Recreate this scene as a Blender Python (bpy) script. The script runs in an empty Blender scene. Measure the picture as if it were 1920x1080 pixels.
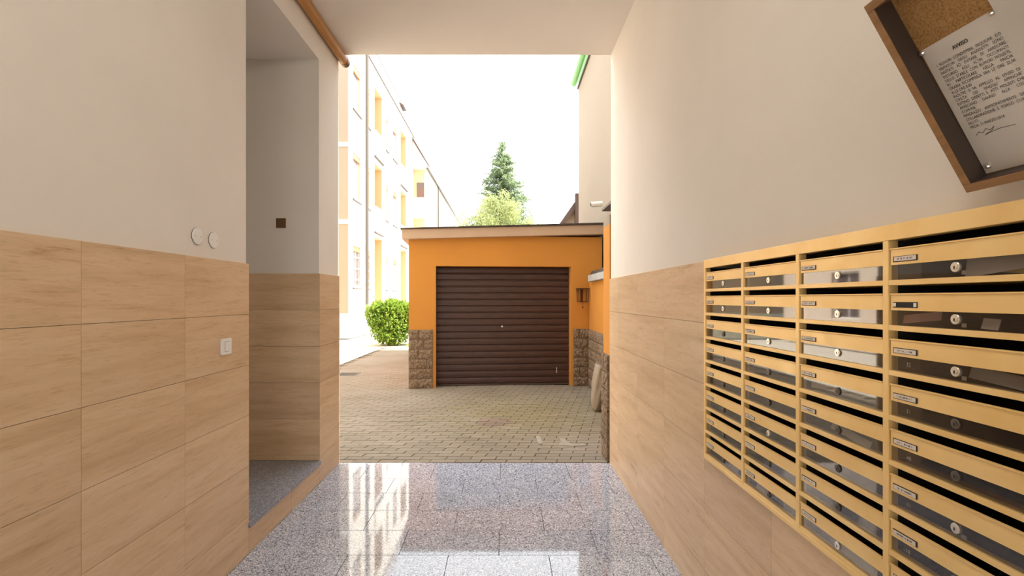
import bpy, bmesh, math, random
from mathutils import Vector, Matrix, Euler
R = math.radians
rnd = random.Random(7)
scene = bpy.context.scene
col = scene.collection

# ------------------------------------------------------------------ camera
cam_d = bpy.data.cameras.new('camera')
cam_d.sensor_width = 36.0
cam_d.lens = 36.0 * 930 / 1920
cam_d.shift_x = 15 / 1920
cam_d.shift_y = 20 / 1920
cam_d.clip_start = 0.02
cam_d.clip_end = 400
cam = bpy.data.objects.new('camera', cam_d)
cam.location = (0, 0, 1.5)
cam.rotation_euler = (R(90), 0, 0)
col.objects.link(cam)
scene.camera = cam

# ------------------------------------------------------------------ sky, sun, exposure
world = bpy.data.worlds.new('sky')
scene.world = world
world.use_nodes = True
bg = world.node_tree.nodes['Background']
bg.inputs[0].default_value = (0.93, 0.97, 1.0, 1)
bg.inputs[1].default_value = 2.5
sun_d = bpy.data.lights.new('sun', 'SUN')
sun_d.energy = 9.5
sun_d.angle = R(0.6)
sun_d.color = (1.0, 0.95, 0.86)
sun = bpy.data.objects.new('sun', sun_d)
el, az = R(53), R(0.3)
to_sun = Vector((math.cos(el) * math.cos(az), math.cos(el) * math.sin(az), math.sin(el)))
sun.rotation_euler = to_sun.to_track_quat('Z', 'Y').to_euler()
sun.location = to_sun * 40
col.objects.link(sun)
scene.view_settings.view_transform = 'Standard'
scene.view_settings.look = 'None'
scene.view_settings.gamma = 1.0
scene.view_settings.use_curve_mapping = False
scene.view_settings.exposure = 0.70

# ------------------------------------------------------------------ mesh helpers
class MB:
    def __init__(s):
        s.v = []; s.f = []
    def poly(s, pts):
        i = len(s.v); s.v += [tuple(p) for p in pts]; s.f.append(tuple(range(i, i + len(pts)))); return s
    def box(s, x0, x1, y0, y1, z0, z1):
        i = len(s.v)
        s.v += [(x0,y0,z0),(x1,y0,z0),(x1,y1,z0),(x0,y1,z0),(x0,y0,z1),(x1,y0,z1),(x1,y1,z1),(x0,y1,z1)]
        for q in ((0,3,2,1),(4,5,6,7),(0,1,5,4),(1,2,6,5),(2,3,7,6),(3,0,4,7)):
            s.f.append(tuple(i + k for k in q))
        return s
    def prism(s, pts, d):
        """closed polygon pts (3D, counter-clockwise seen against d) swept along d"""
        n = len(pts); i = len(s.v); d = Vector(d)
        s.v += [tuple(Vector(p)) for p in pts] + [tuple(Vector(p) + d) for p in pts]
        s.f.append(tuple(i + k for k in reversed(range(n))))
        s.f.append(tuple(i + n + k for k in range(n)))
        for k in range(n):
            a = (k + 1) % n
            s.f.append((i + k, i + a, i + n + a, i + n + k))
        return s
    def tube(s, path, r, n=10, cap=True):
        path = [Vector(p) for p in path]
        rings = []
        for k, p in enumerate(path):
            if k == 0: d = path[1] - p
            elif k == len(path) - 1: d = p - path[k - 1]
            else: d = (path[k + 1] - path[k - 1])
            d.normalize()
            a = d.orthogonal().normalized() if k == 0 else (a - d * a.dot(d)).normalized()
            b = d.cross(a)
            rr = r[k] if isinstance(r, (list, tuple)) else r
            base = len(s.v)
            for j in range(n):
                t = 2 * math.pi * j / n
                s.v.append(tuple(p + a * math.cos(t) * rr + b * math.sin(t) * rr))
            rings.append(base)
        for k in range(len(rings) - 1):
            for j in range(n):
                q = (j + 1) % n
                s.f.append((rings[k] + j, rings[k] + q, rings[k + 1] + q, rings[k + 1] + j))
        if cap:
            s.f.append(tuple(rings[0] + j for j in reversed(range(n))))
            s.f.append(tuple(rings[-1] + j for j in range(n)))
        return s
    def mesh(s, name, mat, bevel=0, smooth=False, segs=2):
        m = bpy.data.meshes.new(name)
        m.from_pydata(s.v, [], s.f)
        bm = bmesh.new(); bm.from_mesh(m)
        bmesh.ops.recalc_face_normals(bm, faces=bm.faces)
        if bevel:
            bmesh.ops.bevel(bm, geom=list(bm.edges), offset=bevel, segments=segs, profile=0.6, affect='EDGES')
        bm.to_mesh(m); bm.free()
        if smooth:
            for p in m.polygons: p.use_smooth = True
        if mat: m.materials.append(mat)
        return m
    def build(s, name, mat, parent=None, bevel=0, smooth=False):
        return link(name, s.mesh(name, mat, bevel, smooth), parent)

def link(name, mesh, parent=None, loc=None, rot=None, scale=None):
    o = bpy.data.objects.new(name, mesh)
    col.objects.link(o)
    if parent: o.parent = parent
    if loc is not None: o.location = loc
    if rot is not None: o.rotation_euler = rot
    if scale is not None: o.scale = scale
    return o
def tag(o, label=None, cat=None, group=None, kind=None):
    if label: o['label'] = label
    if cat: o['category'] = cat
    if group: o['group'] = group
    if kind: o['kind'] = kind
    return o
def thing(name, label, cat, loc=(0, 0, 0), rot=(0, 0, 0), group=None):
    o = bpy.data.objects.new(name, None)
    o.empty_display_size = 0.1
    o.location = loc; o.rotation_euler = rot
    col.objects.link(o)
    return tag(o, label, cat, group)
def struct(o, label=None):
    o['kind'] = 'structure'
    if label: o['label'] = label
    return o
def cells(rect, holes):
    """rect minus holes -> rects (u0,u1,v0,v1)"""
    us = sorted({rect[0], rect[1]} | {min(max(h[k], rect[0]), rect[1]) for h in holes for k in (0, 1)})
    out = []
    for a, b in zip(us, us[1:]):
        vs = sorted({rect[2], rect[3]} | {min(max(h[k], rect[2]), rect[3]) for h in holes for k in (2, 3) if h[0] < b and h[1] > a})
        run = None
        for c, d in zip(vs, vs[1:]):
            mu, mv = (a + b) / 2, (c + d) / 2
            if any(h[0] < mu < h[1] and h[2] < mv < h[3] for h in holes):
                if run: out.append((a, b, *run)); run = None
            else:
                run = (run[0], d) if run else (c, d)
        if run: out.append((a, b, *run))
    return out

# ------------------------------------------------------------------ materials
def mat(name, color, rough=0.6, metal=0.0, spec=0.5):
    m = bpy.data.materials.new(name); m.use_nodes = True
    b = m.node_tree.nodes['Principled BSDF']
    b.inputs['Base Color'].default_value = (*color, 1)
    b.inputs['Roughness'].default_value = rough
    b.inputs['Metallic'].default_value = metal
    b.inputs['Specular IOR Level'].default_value = spec
    return m
class N:
    """small node helper"""
    def __init__(s, m):
        s.t = m.node_tree; s.n = s.t.nodes; s.b = s.n.get('Principled BSDF')
    def new(s, kind, **kw):
        n = s.n.new(kind)
        for k, v in kw.items(): setattr(n, k, v)
        return n
    def l(s, a, b): s.t.links.new(a, b)
    def pos(s, scale=(1, 1, 1), rand=0.0, coord='Object'):
        if coord == 'Object': src = s.new('ShaderNodeTexCoord').outputs['Object']
        else: src = s.new('ShaderNodeNewGeometry').outputs['Position']
        if rand:
            oi = s.new('ShaderNodeObjectInfo')
            mu = s.new('ShaderNodeMath', operation='MULTIPLY'); mu.inputs[1].default_value = rand
            s.l(oi.outputs['Random'], mu.inputs[0])
            ad = s.new('ShaderNodeVectorMath', operation='ADD')
            s.l(src, ad.inputs[0]); s.l(mu.outputs[0], ad.inputs[1]); src = ad.outputs[0]
        mp = s.new('ShaderNodeMapping'); mp.inputs['Scale'].default_value = scale
        s.l(src, mp.inputs['Vector']); return mp.outputs[0]
    def noise(s, vec, scale, detail=4, rough=0.55, dist=0.0):
        n = s.new('ShaderNodeTexNoise'); n.inputs['Scale'].default_value = scale
        n.inputs['Detail'].default_value = detail; n.inputs['Roughness'].default_value = rough
        n.inputs['Distortion'].default_value = dist
        s.l(vec, n.inputs['Vector']); return n.outputs['Fac']
    def ramp(s, fac, stops, interp='LINEAR'):
        r = s.new('ShaderNodeValToRGB'); r.color_ramp.interpolation = interp
        e = r.color_ramp.elements
        while len(e) < len(stops): e.new(0.5)
        for k, (p, c) in enumerate(stops):
            e[k].position = p; e[k].color = (*c, 1)
        s.l(fac, r.inputs[0]); return r.outputs[0]
    def mix(s, fac, a, b, mode='MIX'):
        n = s.new('ShaderNodeMix', data_type='RGBA', blend_type=mode)
        for sock, val in ((n.inputs[0], fac), (n.inputs[6], a), (n.inputs[7], b)):
            if hasattr(val, 'is_linked'): s.l(val, sock)
            elif isinstance(val, (int, float)): sock.default_value = val
            else: sock.default_value = (*val, 1)
        return n.outputs[2]
    def bump(s, h, strength=0.2, dist=0.01):
        n = s.new('ShaderNodeBump'); n.inputs['Strength'].default_value = strength
        n.inputs['Distance'].default_value = dist
        s.l(h, n.inputs['Height']); s.l(n.outputs[0], s.b.inputs['Normal'])
    def color(s, c): s.l(c, s.b.inputs['Base Color'])

def plaster(name, c, var=0.06, scale=1.3, bump=0.12):
    m = mat(name, c, 0.85, spec=0.25); n = N(m)
    p = n.pos(coord='Position')
    f = n.noise(p, scale, 5)
    lo = tuple(x * (1 - var) for x in c); hi = tuple(min(1, x * (1 + var)) for x in c)
    n.color(n.ramp(f, [(0.3, lo), (0.7, hi)]))
    n.bump(n.noise(p, 60, 4), bump, 0.004)
    return m
M = {}
M['plaster'] = plaster('interior_plaster', (0.80, 0.755, 0.70), 0.035)
M['ceiling'] = plaster('ceiling_paint', (0.87, 0.81, 0.75), 0.02)
M['orange'] = plaster('orange_render', (0.60, 0.26, 0.050), 0.05, 0.9)
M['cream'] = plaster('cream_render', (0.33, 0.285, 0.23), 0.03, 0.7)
M['facade'] = plaster('facade_render', (0.72, 0.66, 0.57), 0.02, 0.3)
M['ochre'] = plaster('ochre_render', (0.66, 0.46, 0.26), 0.03, 0.3)
M['facade_shade'] = plaster('shaded_facade_render', (0.33, 0.262, 0.19), 0.02, 0.3)  # darker facade copy, with the shade of the camera-facing end in its colour
M['stone_pale'] = plaster('pale_stone_base', (0.50, 0.50, 0.42), 0.15, 5, 0.4)
M['peach'] = plaster('peach_render', (0.76, 0.63, 0.51), 0.03, 0.4)
M['slab_edge'] = plaster('roof_slab_paint', (0.52, 0.37, 0.26), 0.05, 2)
M['concrete'] = plaster('grey_concrete', (0.45, 0.44, 0.43), 0.12, 6, 0.3)
M['cement'] = plaster('pale_cement', (0.36, 0.31, 0.25), 0.12, 14, 0.3)
M['iron_grate'] = mat('worn_iron', (0.13, 0.115, 0.10), 0.6, 0.3)
M['mortar'] = plaster('tile_mortar', (0.30, 0.22, 0.15), 0.05, 8)
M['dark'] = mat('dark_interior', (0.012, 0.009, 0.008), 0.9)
M['white'] = mat('white_plastic', (0.90, 0.89, 0.87), 0.3)
M['white_matt'] = mat('white_paint', (0.84, 0.82, 0.78), 0.7)
M['brown_metal'] = mat('brown_metal', (0.075, 0.045, 0.035), 0.5)
M['bronze'] = mat('bronze_plate', (0.16, 0.085, 0.04), 0.45, 0.3)
M['chrome'] = mat('satin_chrome', (0.78, 0.74, 0.66), 0.28, 0.9)
M['shaded_chrome'] = mat('shaded_lock', (0.16, 0.14, 0.12), 0.4, 0.8)  # darker chrome copy; the shade on locks behind the panes is in its colour
M['black'] = mat('black_recess', (0.01, 0.01, 0.01), 0.7)
M['rust'] = mat('rusty_iron', (0.10, 0.04, 0.018), 0.8, 0.2)
M['ink'] = mat('printed_ink', (0.03, 0.027, 0.025), 0.8)
M['green_gutter'] = mat('green_gutter', (0.13, 0.42, 0.12), 0.5)
M['shutter_far'] = mat('window_shutter', (0.16, 0.085, 0.06), 0.6)
M['glass_far'] = mat('window_glass', (0.12, 0.085, 0.08), 0.3)
M['sill_far'] = mat('slate_sill', (0.10, 0.09, 0.09), 0.7)
M['blind_far'] = mat('roller_blind', (0.30, 0.26, 0.27), 0.7)
M['iron_far'] = mat('white_iron', (0.8, 0.76, 0.7), 0.5)
M['pale_pipe'] = mat('zinc_downpipe', (0.10, 0.085, 0.075), 0.6)

def travertine():
    m = mat('travertine', (0.6, 0.4, 0.25), 0.32, spec=0.35); n = N(m)
    p = n.pos((1, 1, 9), 37.0, 'Position')
    a = n.noise(n.pos((0.6, 0.6, 7), 37.0, 'Position'), 2.0, 5, 0.5, 0.3)
    b = n.noise(n.pos((1, 1, 11), 61.0, 'Position'), 3.2, 6, 0.7, 0.6)
    c1 = n.ramp(a, [(0.30, (0.64, 0.455, 0.28)), (0.48, (0.73, 0.535, 0.345)), (0.62, (0.765, 0.575, 0.385)), (0.8, (0.66, 0.475, 0.29))])
    c2 = n.ramp(b, [(0.29, (0.66, 0.55, 0.43)), (0.39, (0.92, 0.88, 0.83)), (0.55, (1, 1, 1))])
    c = n.mix(0.8, c1, c2, 'MULTIPLY')
    d = n.noise(n.pos((5, 5, 55), 23.0, 'Position'), 3.0, 4, 0.65, 0.4)
    c = n.mix(0.55, c, n.ramp(d, [(0.30, (0.70, 0.60, 0.50)), (0.45, (1, 1, 1)), (0.62, (1.0, 1.0, 1.0)), (0.75, (1.10, 1.09, 1.07))]), 'MULTIPLY')
    oi = n.new('ShaderNodeObjectInfo')
    t = n.ramp(oi.outputs['Random'], [(0, (0.95, 0.94, 0.93)), (1, (1.04, 1.03, 1.01))])
    n.color(n.mix(1.0, c, t, 'MULTIPLY'))
    n.bump(n.noise(n.pos((1, 1, 8), 11, 'Position'), 30, 3), 0.05, 0.002)
    return m
M['travertine'] = travertine()

def granite(name, rough, dark=1.0):
    m = mat(name, (0.3, 0.3, 0.3), rough, spec=0.5); n = N(m)
    p = n.pos((1, 1, 1), 0, 'Position')
    v = n.new('ShaderNodeTexVoronoi'); v.inputs['Scale'].default_value = 190
    n.l(p, v.inputs['Vector'])
    sp = n.new('ShaderNodeSeparateColor'); n.l(v.outputs['Color'], sp.inputs[0])
    c = n.ramp(sp.outputs[0], [(0.0, (0.07*dark, 0.078*dark, 0.095*dark)), (0.15, (0.34*dark, 0.37*dark, 0.44*dark)), (0.45, (0.50*dark, 0.535*dark, 0.62*dark)), (0.82, (0.80*dark, 0.84*dark, 0.92*dark))], 'CONSTANT')
    big = n.ramp(n.noise(p, 2.5, 3), [(0.3, (0.9, 0.9, 0.92)), (0.7, (1.08, 1.04, 1.04))])
    n.color(n.mix(1.0, c, big, 'MULTIPLY'))
    m.node_tree.nodes['Principled BSDF'].inputs['IOR'].default_value = 1.65
    return m
M['granite'] = granite('polished_granite', 0.045)
M['granite_step'] = granite('honed_granite', 0.3, 0.6)
M['joint'] = mat('dark_joint', (0.07, 0.065, 0.06), 0.8)

def brass():
    m = mat('gold_anodised_aluminium', (0.74, 0.52, 0.235), 0.36, 0.22); n = N(m)
    p = n.pos((1, 1, 1), 3.0, 'Position')
    f = n.noise(p, 7, 5)
    n.color(n.ramp(f, [(0.3, (0.90, 0.60, 0.22)), (0.7, (0.97, 0.70, 0.31))]))
    r = n.ramp(n.noise(p, 25, 3), [(0.3, (0.30,) * 3), (0.7, (0.42,) * 3)])
    n.l(r, n.b.inputs['Roughness'])
    return m
M['brass'] = brass()

def smoked():
    m = bpy.data.materials.new('smoked_acrylic'); m.use_nodes = True
    t = m.node_tree; t.nodes.remove(t.nodes['Principled BSDF'])
    n = N(m)
    tr = n.new('ShaderNodeBsdfTransparent'); tr.inputs[0].default_value = (0.86, 0.84, 0.83, 1)
    gl = n.new('ShaderNodeBsdfGlossy'); gl.inputs['Roughness'].default_value = 0.03
    df = n.new('ShaderNodeBsdfDiffuse'); df.inputs[0].default_value = (0.085, 0.075, 0.07, 1)
    fr = n.new('ShaderNodeFresnel'); fr.inputs['IOR'].default_value = 2.2
    m1 = n.new('ShaderNodeMixShader'); m1.inputs[0].default_value = 0.12
    n.l(tr.outputs[0], m1.inputs[1]); n.l(df.outputs[0], m1.inputs[2])
    m2 = n.new('ShaderNodeMixShader')
    ge = n.new('ShaderNodeNewGeometry')           # reflect once, at the outer face of the sheet
    iv = n.new('ShaderNodeMath', operation='SUBTRACT'); iv.inputs[0].default_value = 1.0; n.l(ge.outputs['Backfacing'], iv.inputs[1])
    mu = n.new('ShaderNodeMath', operation='MULTIPLY'); n.l(fr.outputs[0], mu.inputs[0]); n.l(iv.outputs[0], mu.inputs[1])
    n.l(mu.outputs[0], m2.inputs[0]); n.l(m1.outputs[0], m2.inputs[1]); n.l(gl.outputs[0], m2.inputs[2])
    n.l(m2.outputs[0], t.nodes['Material Output'].inputs[0])
    return m
M['smoked'] = smoked()

def cork():
    m = mat('cork', (0.45, 0.25, 0.1), 0.9, spec=0.1); n = N(m)
    p = n.pos((1, 1, 1), 0, 'Position')
    a = n.noise(p, 260, 3, 0.7)
    b = n.noise(p, 70, 3)
    c = n.ramp(a, [(0.32, (0.16, 0.075, 0.026)), (0.5, (0.44, 0.25, 0.10)), (0.7, (0.62, 0.40, 0.19))])
    n.color(n.mix(0.4, c, n.ramp(b, [(0.3, (0.34, 0.18, 0.07)), (0.7, (0.55, 0.33, 0.14))])))
    n.bump(a, 0.3, 0.002)
    return m
M['cork'] = cork()

def wood(name, c0, c1):
    m = mat(name, c0, 0.42); n = N(m)
    f = n.noise(n.pos((14, 1.2, 14), 0, 'Position'), 4, 4, 0.6, 0.3)
    n.color(n.ramp(f, [(0.3, c0), (0.7, c1)]))
    return m
M['frame_wood'] = wood('frame_wood', (0.30, 0.15, 0.05), (0.42, 0.22, 0.08))
M['copper_pipe'] = wood('varnished_brown_pipe', (0.40, 0.18, 0.04), (0.52, 0.25, 0.065))

def paper():
    m = mat('notice_paper', (0.78, 0.74, 0.68), 0.55); n = N(m)
    f = n.noise(n.pos(coord='Position'), 6, 2)
    n.color(n.ramp(f, [(0.35, (0.70, 0.66, 0.60)), (0.65, (0.80, 0.76, 0.70))]))
    return m
M['paper'] = paper()

def stone():
    m = mat('split_stone', (0.3, 0.22, 0.15), 0.95, spec=0.15); n = N(m)
    p = n.pos((1, 1, 1), 13, 'Position')
    a = n.noise(p, 38, 5, 0.75)
    b = n.noise(p, 6, 3)
    c = n.ramp(a, [(0.30, (0.085, 0.055, 0.035)), (0.48, (0.28, 0.20, 0.135)), (0.62, (0.44, 0.345, 0.25)), (0.74, (0.70, 0.60, 0.48))])
    n.color(n.mix(0.5, c, n.ramp(b, [(0.3, (0.6, 0.52, 0.45)), (0.7, (1, 0.97, 0.93))]), 'MULTIPLY'))
    n.bump(a, 0.9, 0.02)
    return m
M['stone'] = stone()

def door_paint():
    m = mat('brown_door_paint', (0.085, 0.038, 0.026), 0.42); n = N(m)
    f = n.noise(n.pos((1, 1, 5), 9, 'Position'), 5, 4)
    n.color(n.ramp(f, [(0.3, (0.045, 0.018, 0.011)), (0.7, (0.068, 0.029, 0.019))]))
    return m
M['door'] = door_paint()

def paver(name, bricks=False):
    m = mat(name, (0.4, 0.35, 0.27), 0.9, spec=0.2); n = N(m)
    p = n.pos((1, 1, 1), 0, 'Position')
    base = n.ramp(n.noise(p, 1.1, 4), [(0.3, (0.255, 0.212, 0.155)), (0.7, (0.325, 0.278, 0.22))])
    # moss and rust stains with outlines of their own
    def blob(cx, cy, sx, sy, warp, lo, hi):
        mp = n.new('ShaderNodeMapping'); mp.vector_type = 'POINT'
        mp.inputs['Location'].default_value = (-cx / sx, -cy / sy, 0); mp.inputs['Scale'].default_value = (1 / sx, 1 / sy, 0)
        n.l(p, mp.inputs['Vector'])
        ln = n.new('ShaderNodeVectorMath', operation='LENGTH'); n.l(mp.outputs[0], ln.inputs[0])
        ad = n.new('ShaderNodeMath', operation='MULTIPLY_ADD'); ad.inputs[1].default_value = warp
        n.l(n.noise(p, 3.0, 4), ad.inputs[0]); n.l(ln.outputs['Value'], ad.inputs[2])
        return n.ramp(ad.outputs[0], [(lo, (1, 1, 1)), (hi, (0, 0, 0))])
    moss = blob(0.25, 6.5, 2.3, 2.3, 0.7, 0.5, 1.15)
    c = n.mix(moss, base, n.mix(0.62, base, (0.235, 0.195, 0.085)))
    red = blob(-0.12, 6.05, 0.34, 0.33, 0.5, 0.85, 1.0)
    c = n.mix(red, c, n.mix(0.5, base, (0.20, 0.125, 0.085)))
    oi = n.new('ShaderNodeObjectInfo')
    c = n.mix(1.0, c, n.ramp(oi.outputs['Random'], [(0, (0.90, 0.90, 0.90)), (1, (1.07, 1.06, 1.05))]), 'MULTIPLY')
    fine = n.noise(p, 90, 4, 0.7)
    c = n.mix(0.35, c, n.ramp(fine, [(0.3, (0.6, 0.6, 0.6)), (0.6, (1.1, 1.1, 1.1))]), 'MULTIPLY')
    n.color(c); n.bump(fine, 0.4, 0.004)
    return m
M['paver'] = paver('concrete_paver')
M['paver_joint'] = mat('sandy_joint', (0.085, 0.065, 0.04), 0.95, spec=0.1)
M['ground'] = plaster('pale_concrete_ground', (0.62, 0.57, 0.49), 0.06, 0.8)
M['felt'] = plaster('bitumen_felt', (0.075, 0.055, 0.045), 0.3, 8, 0.5)

def leaf(name, c0, c1, rough=0.5, trans=0.25):
    m = mat(name, c0, rough, spec=0.3); n = N(m)
    f = n.noise(n.pos(coord='Position'), 5.0, 3, 0.7)
    n.color(n.ramp(f, [(0.35, c0), (0.65, c1)]))
    t = m.node_tree
    tl = n.new('ShaderNodeBsdfTranslucent'); tl.inputs[0].default_value = (*[x * 1.1 for x in c1], 1)
    mx = n.new('ShaderNodeMixShader'); mx.inputs[0].default_value = trans
    n.l(n.b.outputs[0], mx.inputs[1]); n.l(tl.outputs[0], mx.inputs[2])
    n.l(mx.outputs[0], t.nodes['Material Output'].inputs[0])
    return m
M['leaf_bush'] = leaf('laurel_leaf', (0.12, 0.25, 0.03), (0.36, 0.48, 0.09))
M['leaf_fir'] = leaf('fir_needle', (0.17, 0.24, 0.13), (0.32, 0.39, 0.23), trans=0.3)
M['leaf_pale'] = leaf('young_leaf', (0.30, 0.35, 0.14), (0.42, 0.46, 0.22))
M['grass'] = leaf('grass_blade', (0.20, 0.32, 0.06), (0.35, 0.45, 0.12))
M['bark'] = plaster('bark', (0.10, 0.07, 0.045), 0.3, 8, 0.6)
M['mansard'] = plaster('mansard_sheet', (0.52, 0.47, 0.45), 0.06, 1.5)
M['sack'] = plaster('sack_plastic', (0.34, 0.275, 0.205), 0.08, 9, 0.2)

# ------------------------------------------------------------------ the passage
XL, XR, YE, ZC = -1.5, 0.9643, 4.53, 3.726       # tile faces, end of passage, ceiling
YB = -3.0                                         # back of the passage
T = 0.012                                         # tile thickness
ROW, TW, ZT = 0.2968, 0.575, 1.706                # tile row height, width, top of tiling
NR0, NR1, NZ = 2.906, 4.04, 3.455                 # recess in the left wall: near, far, head
STEP = 0.182

floor = struct(MB().box(XL - 0.2, XR + 0.25, YB, YE, -0.25, -0.012).build('floor', M['joint']), 'polished speckled grey granite passage floor')
k = 0
y = YE
first = True
while y > YB:
    y0 = max(YB, y - (0.395 if first else 0.3085))
    off = -0.03 if k % 2 == 0 else 0.262
    first = False
    x = off - 0.587 * 4
    while x < XR:
        a, b = max(x, XL - 0.02), min(x + 0.587, XR + 0.005)
        if b - a > 0.02:
            MB().box(a + 0.0017, b - 0.0017, y0 + 0.0017, y - 0.0017, -0.03, 0.0).build('floor_tile', M['granite'], floor, bevel=0.0006)
        x += 0.587
    y = y0; k += 1

PL = T                                             # plaster lies behind the tile face
wl = MB()
wl.box(-3.4, XL - PL, YB, NR0 - 0.0, 0, ZC)                    # near length of wall
wl.box(-3.4, XL - PL, NR1 + PL, YE, 0, ZC)                     # far length of wall
wl.box(-3.4, XL - PL, NR0, NR1 + PL, NZ, ZC)                   # above the recess
wl.box(-3.4, -2.75, NR0, NR1 + PL, 0, NZ)                      # back of the recess
wl.box(-2.75, XL - PL, NR0, NR1 + PL, -0.2, STEP - 0.03)       # under the step
wall_left = struct(wl.build('wall_left', M['plaster']), 'left plaster wall above beige travertine tiles')

def wall_tiles(parent, X, s, y0, y1, ys, hole=None, z_lo=0.0, z_hi=ZT):
    """tiles on a wall of constant X; s=+1 faces +X"""
    z = z_hi
    while z > z_lo + 0.01:
        zb = max(z_lo, z - ROW)
        for a, b in zip(ys, ys[1:]):
            a2, b2 = max(a, y0), min(b, y1)
            if b2 - a2 < 0.012: continue
            r = (a2 + 0.0009, b2 - 0.0009, zb + 0.0009, z - 0.0009)
            cs = cells(r, [hole] if hole else [])
            if not cs: continue
            mb = MB()
            for c in cs:
                xs = sorted((X - s * T, X))
                mb.box(xs[0], xs[1], *c)
            mb.build('tile', M['travertine'], parent, bevel=0.0007 if not hole or cs[0] == r else 0)
        z = zb
ys_left = [2.906 - 0.573 * k for k in range(12, -1, -1)]
wall_tiles(wall_left, XL, 1, YB, NR0 + T, ys_left[:-1] + [NR0 + T])
wall_tiles(wall_left, XL, 1, NR1, YE, [NR1, YE + 0.001])
wall_tiles(wall_left, XL, 1, NR0 + T, NR1, [NR0 + T, 3.5, NR1], z_hi=STEP - 0.03)
# tiles on the far jamb of the recess (faces the camera)
z = ZT
while z > STEP + 0.01:
    zb = max(STEP, z - ROW)
    for a, b in ((-2.75, -2.1), (-2.1, XL - 0.0008)):
        MB().box(a + 0.0009, b - 0.0009, NR1, NR1 + T, zb + 0.0009, z - 0.0009).build('tile', M['travertine'], wall_left, bevel=0.0007)
    z = zb
step = struct(MB().box(-2.75, XL + 0.014, NR0 + 0.004, NR1 - 0.003, STEP - 0.028, STEP).build('floor_recess', M['granite_step'], bevel=0.003), 'speckled granite slab forming the step into the left recess')

# mailbox opening in the right wall
MY0, MY1, MZ0, MZ1 = 0.845, 2.337, 0.750, 1.681
hole = (MY0 + 0.012, MY1 - 0.012, MZ0 + 0.012, MZ1 - 0.012)
wr = MB()
for c in cells((YB, YE, 0, ZC), [hole]):
    wr.box(XR + PL, XR + 0.32, *c)
wr.box(XR + 0.32, XR + 0.42, YB, YE, 0, ZC)
wall_right = struct(wr.build('wall_right', M['plaster']), 'right plaster wall above peach travertine tiles')
ys_right = [4.19 - 0.6 * k for k in range(14, -1, -1)] + [YE + 0.3]
wall_tiles(wall_right, XR, -1, YB, YE, ys_right, hole, z_hi=1.681)

wb = MB()
for c in cells((-3.4, XR + 0.42, -0.2, ZC), [(-0.85, 0.55, -0.3, 2.5)]): wb.box(c[0], c[1], YB - 0.2, YB, c[2], c[3])  # unseen doorway, its opening sized for the daylight it lets in
wall_back = struct(wb.build('wall_back', M['plaster']), 'unseen plaster wall behind the viewer, its street doorway added to let in light')
street = struct(MB().box(-30, 30, -30, YB - 0.2, -0.4, -0.02).build('floor_street', M['ground']), 'street paving outside the far end of the passage behind the viewer')
ceiling = struct(MB().box(-3.4, XR + 0.42, YB, YE, ZC, ZC + 0.35).build('ceiling', M['ceiling']), 'plain off-white plaster ceiling of the passage')
up = MB().box(-9, 7.0, YB, YE, ZC + 0.35, 11.0).box(-9, -3.4, YB, YE, -0.2, ZC + 0.35).box(XR + 0.42, 7.0, YB, YE, -0.2, ZC + 0.35)
wall_upper = struct(up.build('wall_upper', M['facade']), 'body of the building around and above the passage')

# ------------------------------------------------------------------ courtyard ground
ground = struct(MB().box(-60, 60, YE, 120, -0.4, -0.035).build('ground', M['ground']), 'pale sunlit concrete ground of the courtyard')
court = struct(MB().box(-3.75, 1.75, YE, 15.2, -0.034, -0.013).build('floor_courtyard', M['paver_joint']), 'worn concrete block paving with mossy joints')
PLn, PW = 0.235, 0.089
def paver_pts(g=0.0028, sk=0.022, am=0.0065):
    L, W = PLn, PW
    lower = [(0, 0), (L / 4, am), (L / 2, 0), (3 * L / 4, am), (L, 0)]
    top = [(x + sk, y + W) for x, y in lower]
    pts = []
    for k, (x, y) in enumerate(lower):
        pts.append((x + (g if k == 0 else -g if k == 4 else 0), y + g))
    for k, (x, y) in reversed(list(enumerate(top))):
        pts.append((x + (g if k == 0 else -g if k == 4 else 0), y - g))
    return pts
def paver_mb(mb, ox, oy, dz=0.0):
    pts = paver_pts(); i = len(mb.v); n = len(pts)
    cx = sum(p[0] for p in pts) / n; cy = sum(p[1] for p in pts) / n
    for sc, zz in ((1, -0.02), (1, -0.003), (0.975, 0.0)):
        for p in pts:
            q = 1 - (1 - sc) * (1 if sc == 1 else 1)
            mb.v.append((ox + cx + (p[0] - cx) * sc, oy + cy + (p[1] - cy) * (sc if sc == 1 else 0.93), zz + dz))
    for k in range(n):
        a = (k + 1) % n
        mb.f.append((i + k, i + a, i + n + a, i + n + k))
        mb.f.append((i + n + k, i + n + a, i + 2 * n + a, i + 2 * n + k))
    for k in range(n // 2 - 1):
        mb.f.append((i + 2 * n + k, i + 2 * n + k + 1, i + 2 * n + n - 2 - k, i + 2 * n + n - 1 - k))
pm = MB(); paver_mb(pm, 0, 0)
paver_mesh = pm.mesh('paver', M['paver'])
rest = MB()
spots = []
row = 0
yy = YE + 0.014
while yy < 15.1:
    sx = (row * 0.022) % PLn
    x = -3.75 - PLn + (PLn / 2 if row % 2 else 0) + sx - 0.0
    while x < 1.47:
        if x > -3.74 and not (yy > 8.6 and x > -1.66):
            spots.append((x, yy))
        x += PLn
    yy += PW; row += 1
def in_view(p):
    x, y = p
    return -1.56 * (y / YE) - 0.1 < x < 0.99 * (y / YE)
vis = [p for p in spots if in_view(p)]
near = set(sorted(vis, key=lambda p: p[1])[:300])
for p in spots:
    dz = rnd.uniform(-0.0035, 0.0)
    if p in near:
        o = link('paver', paver_mesh, court, (p[0], p[1], dz))
    else:
        paver_mb(rest, p[0], p[1], dz)
ro = rest.build('paver_field', M['paver'], court); ro['kind'] = 'stuff'
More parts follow.
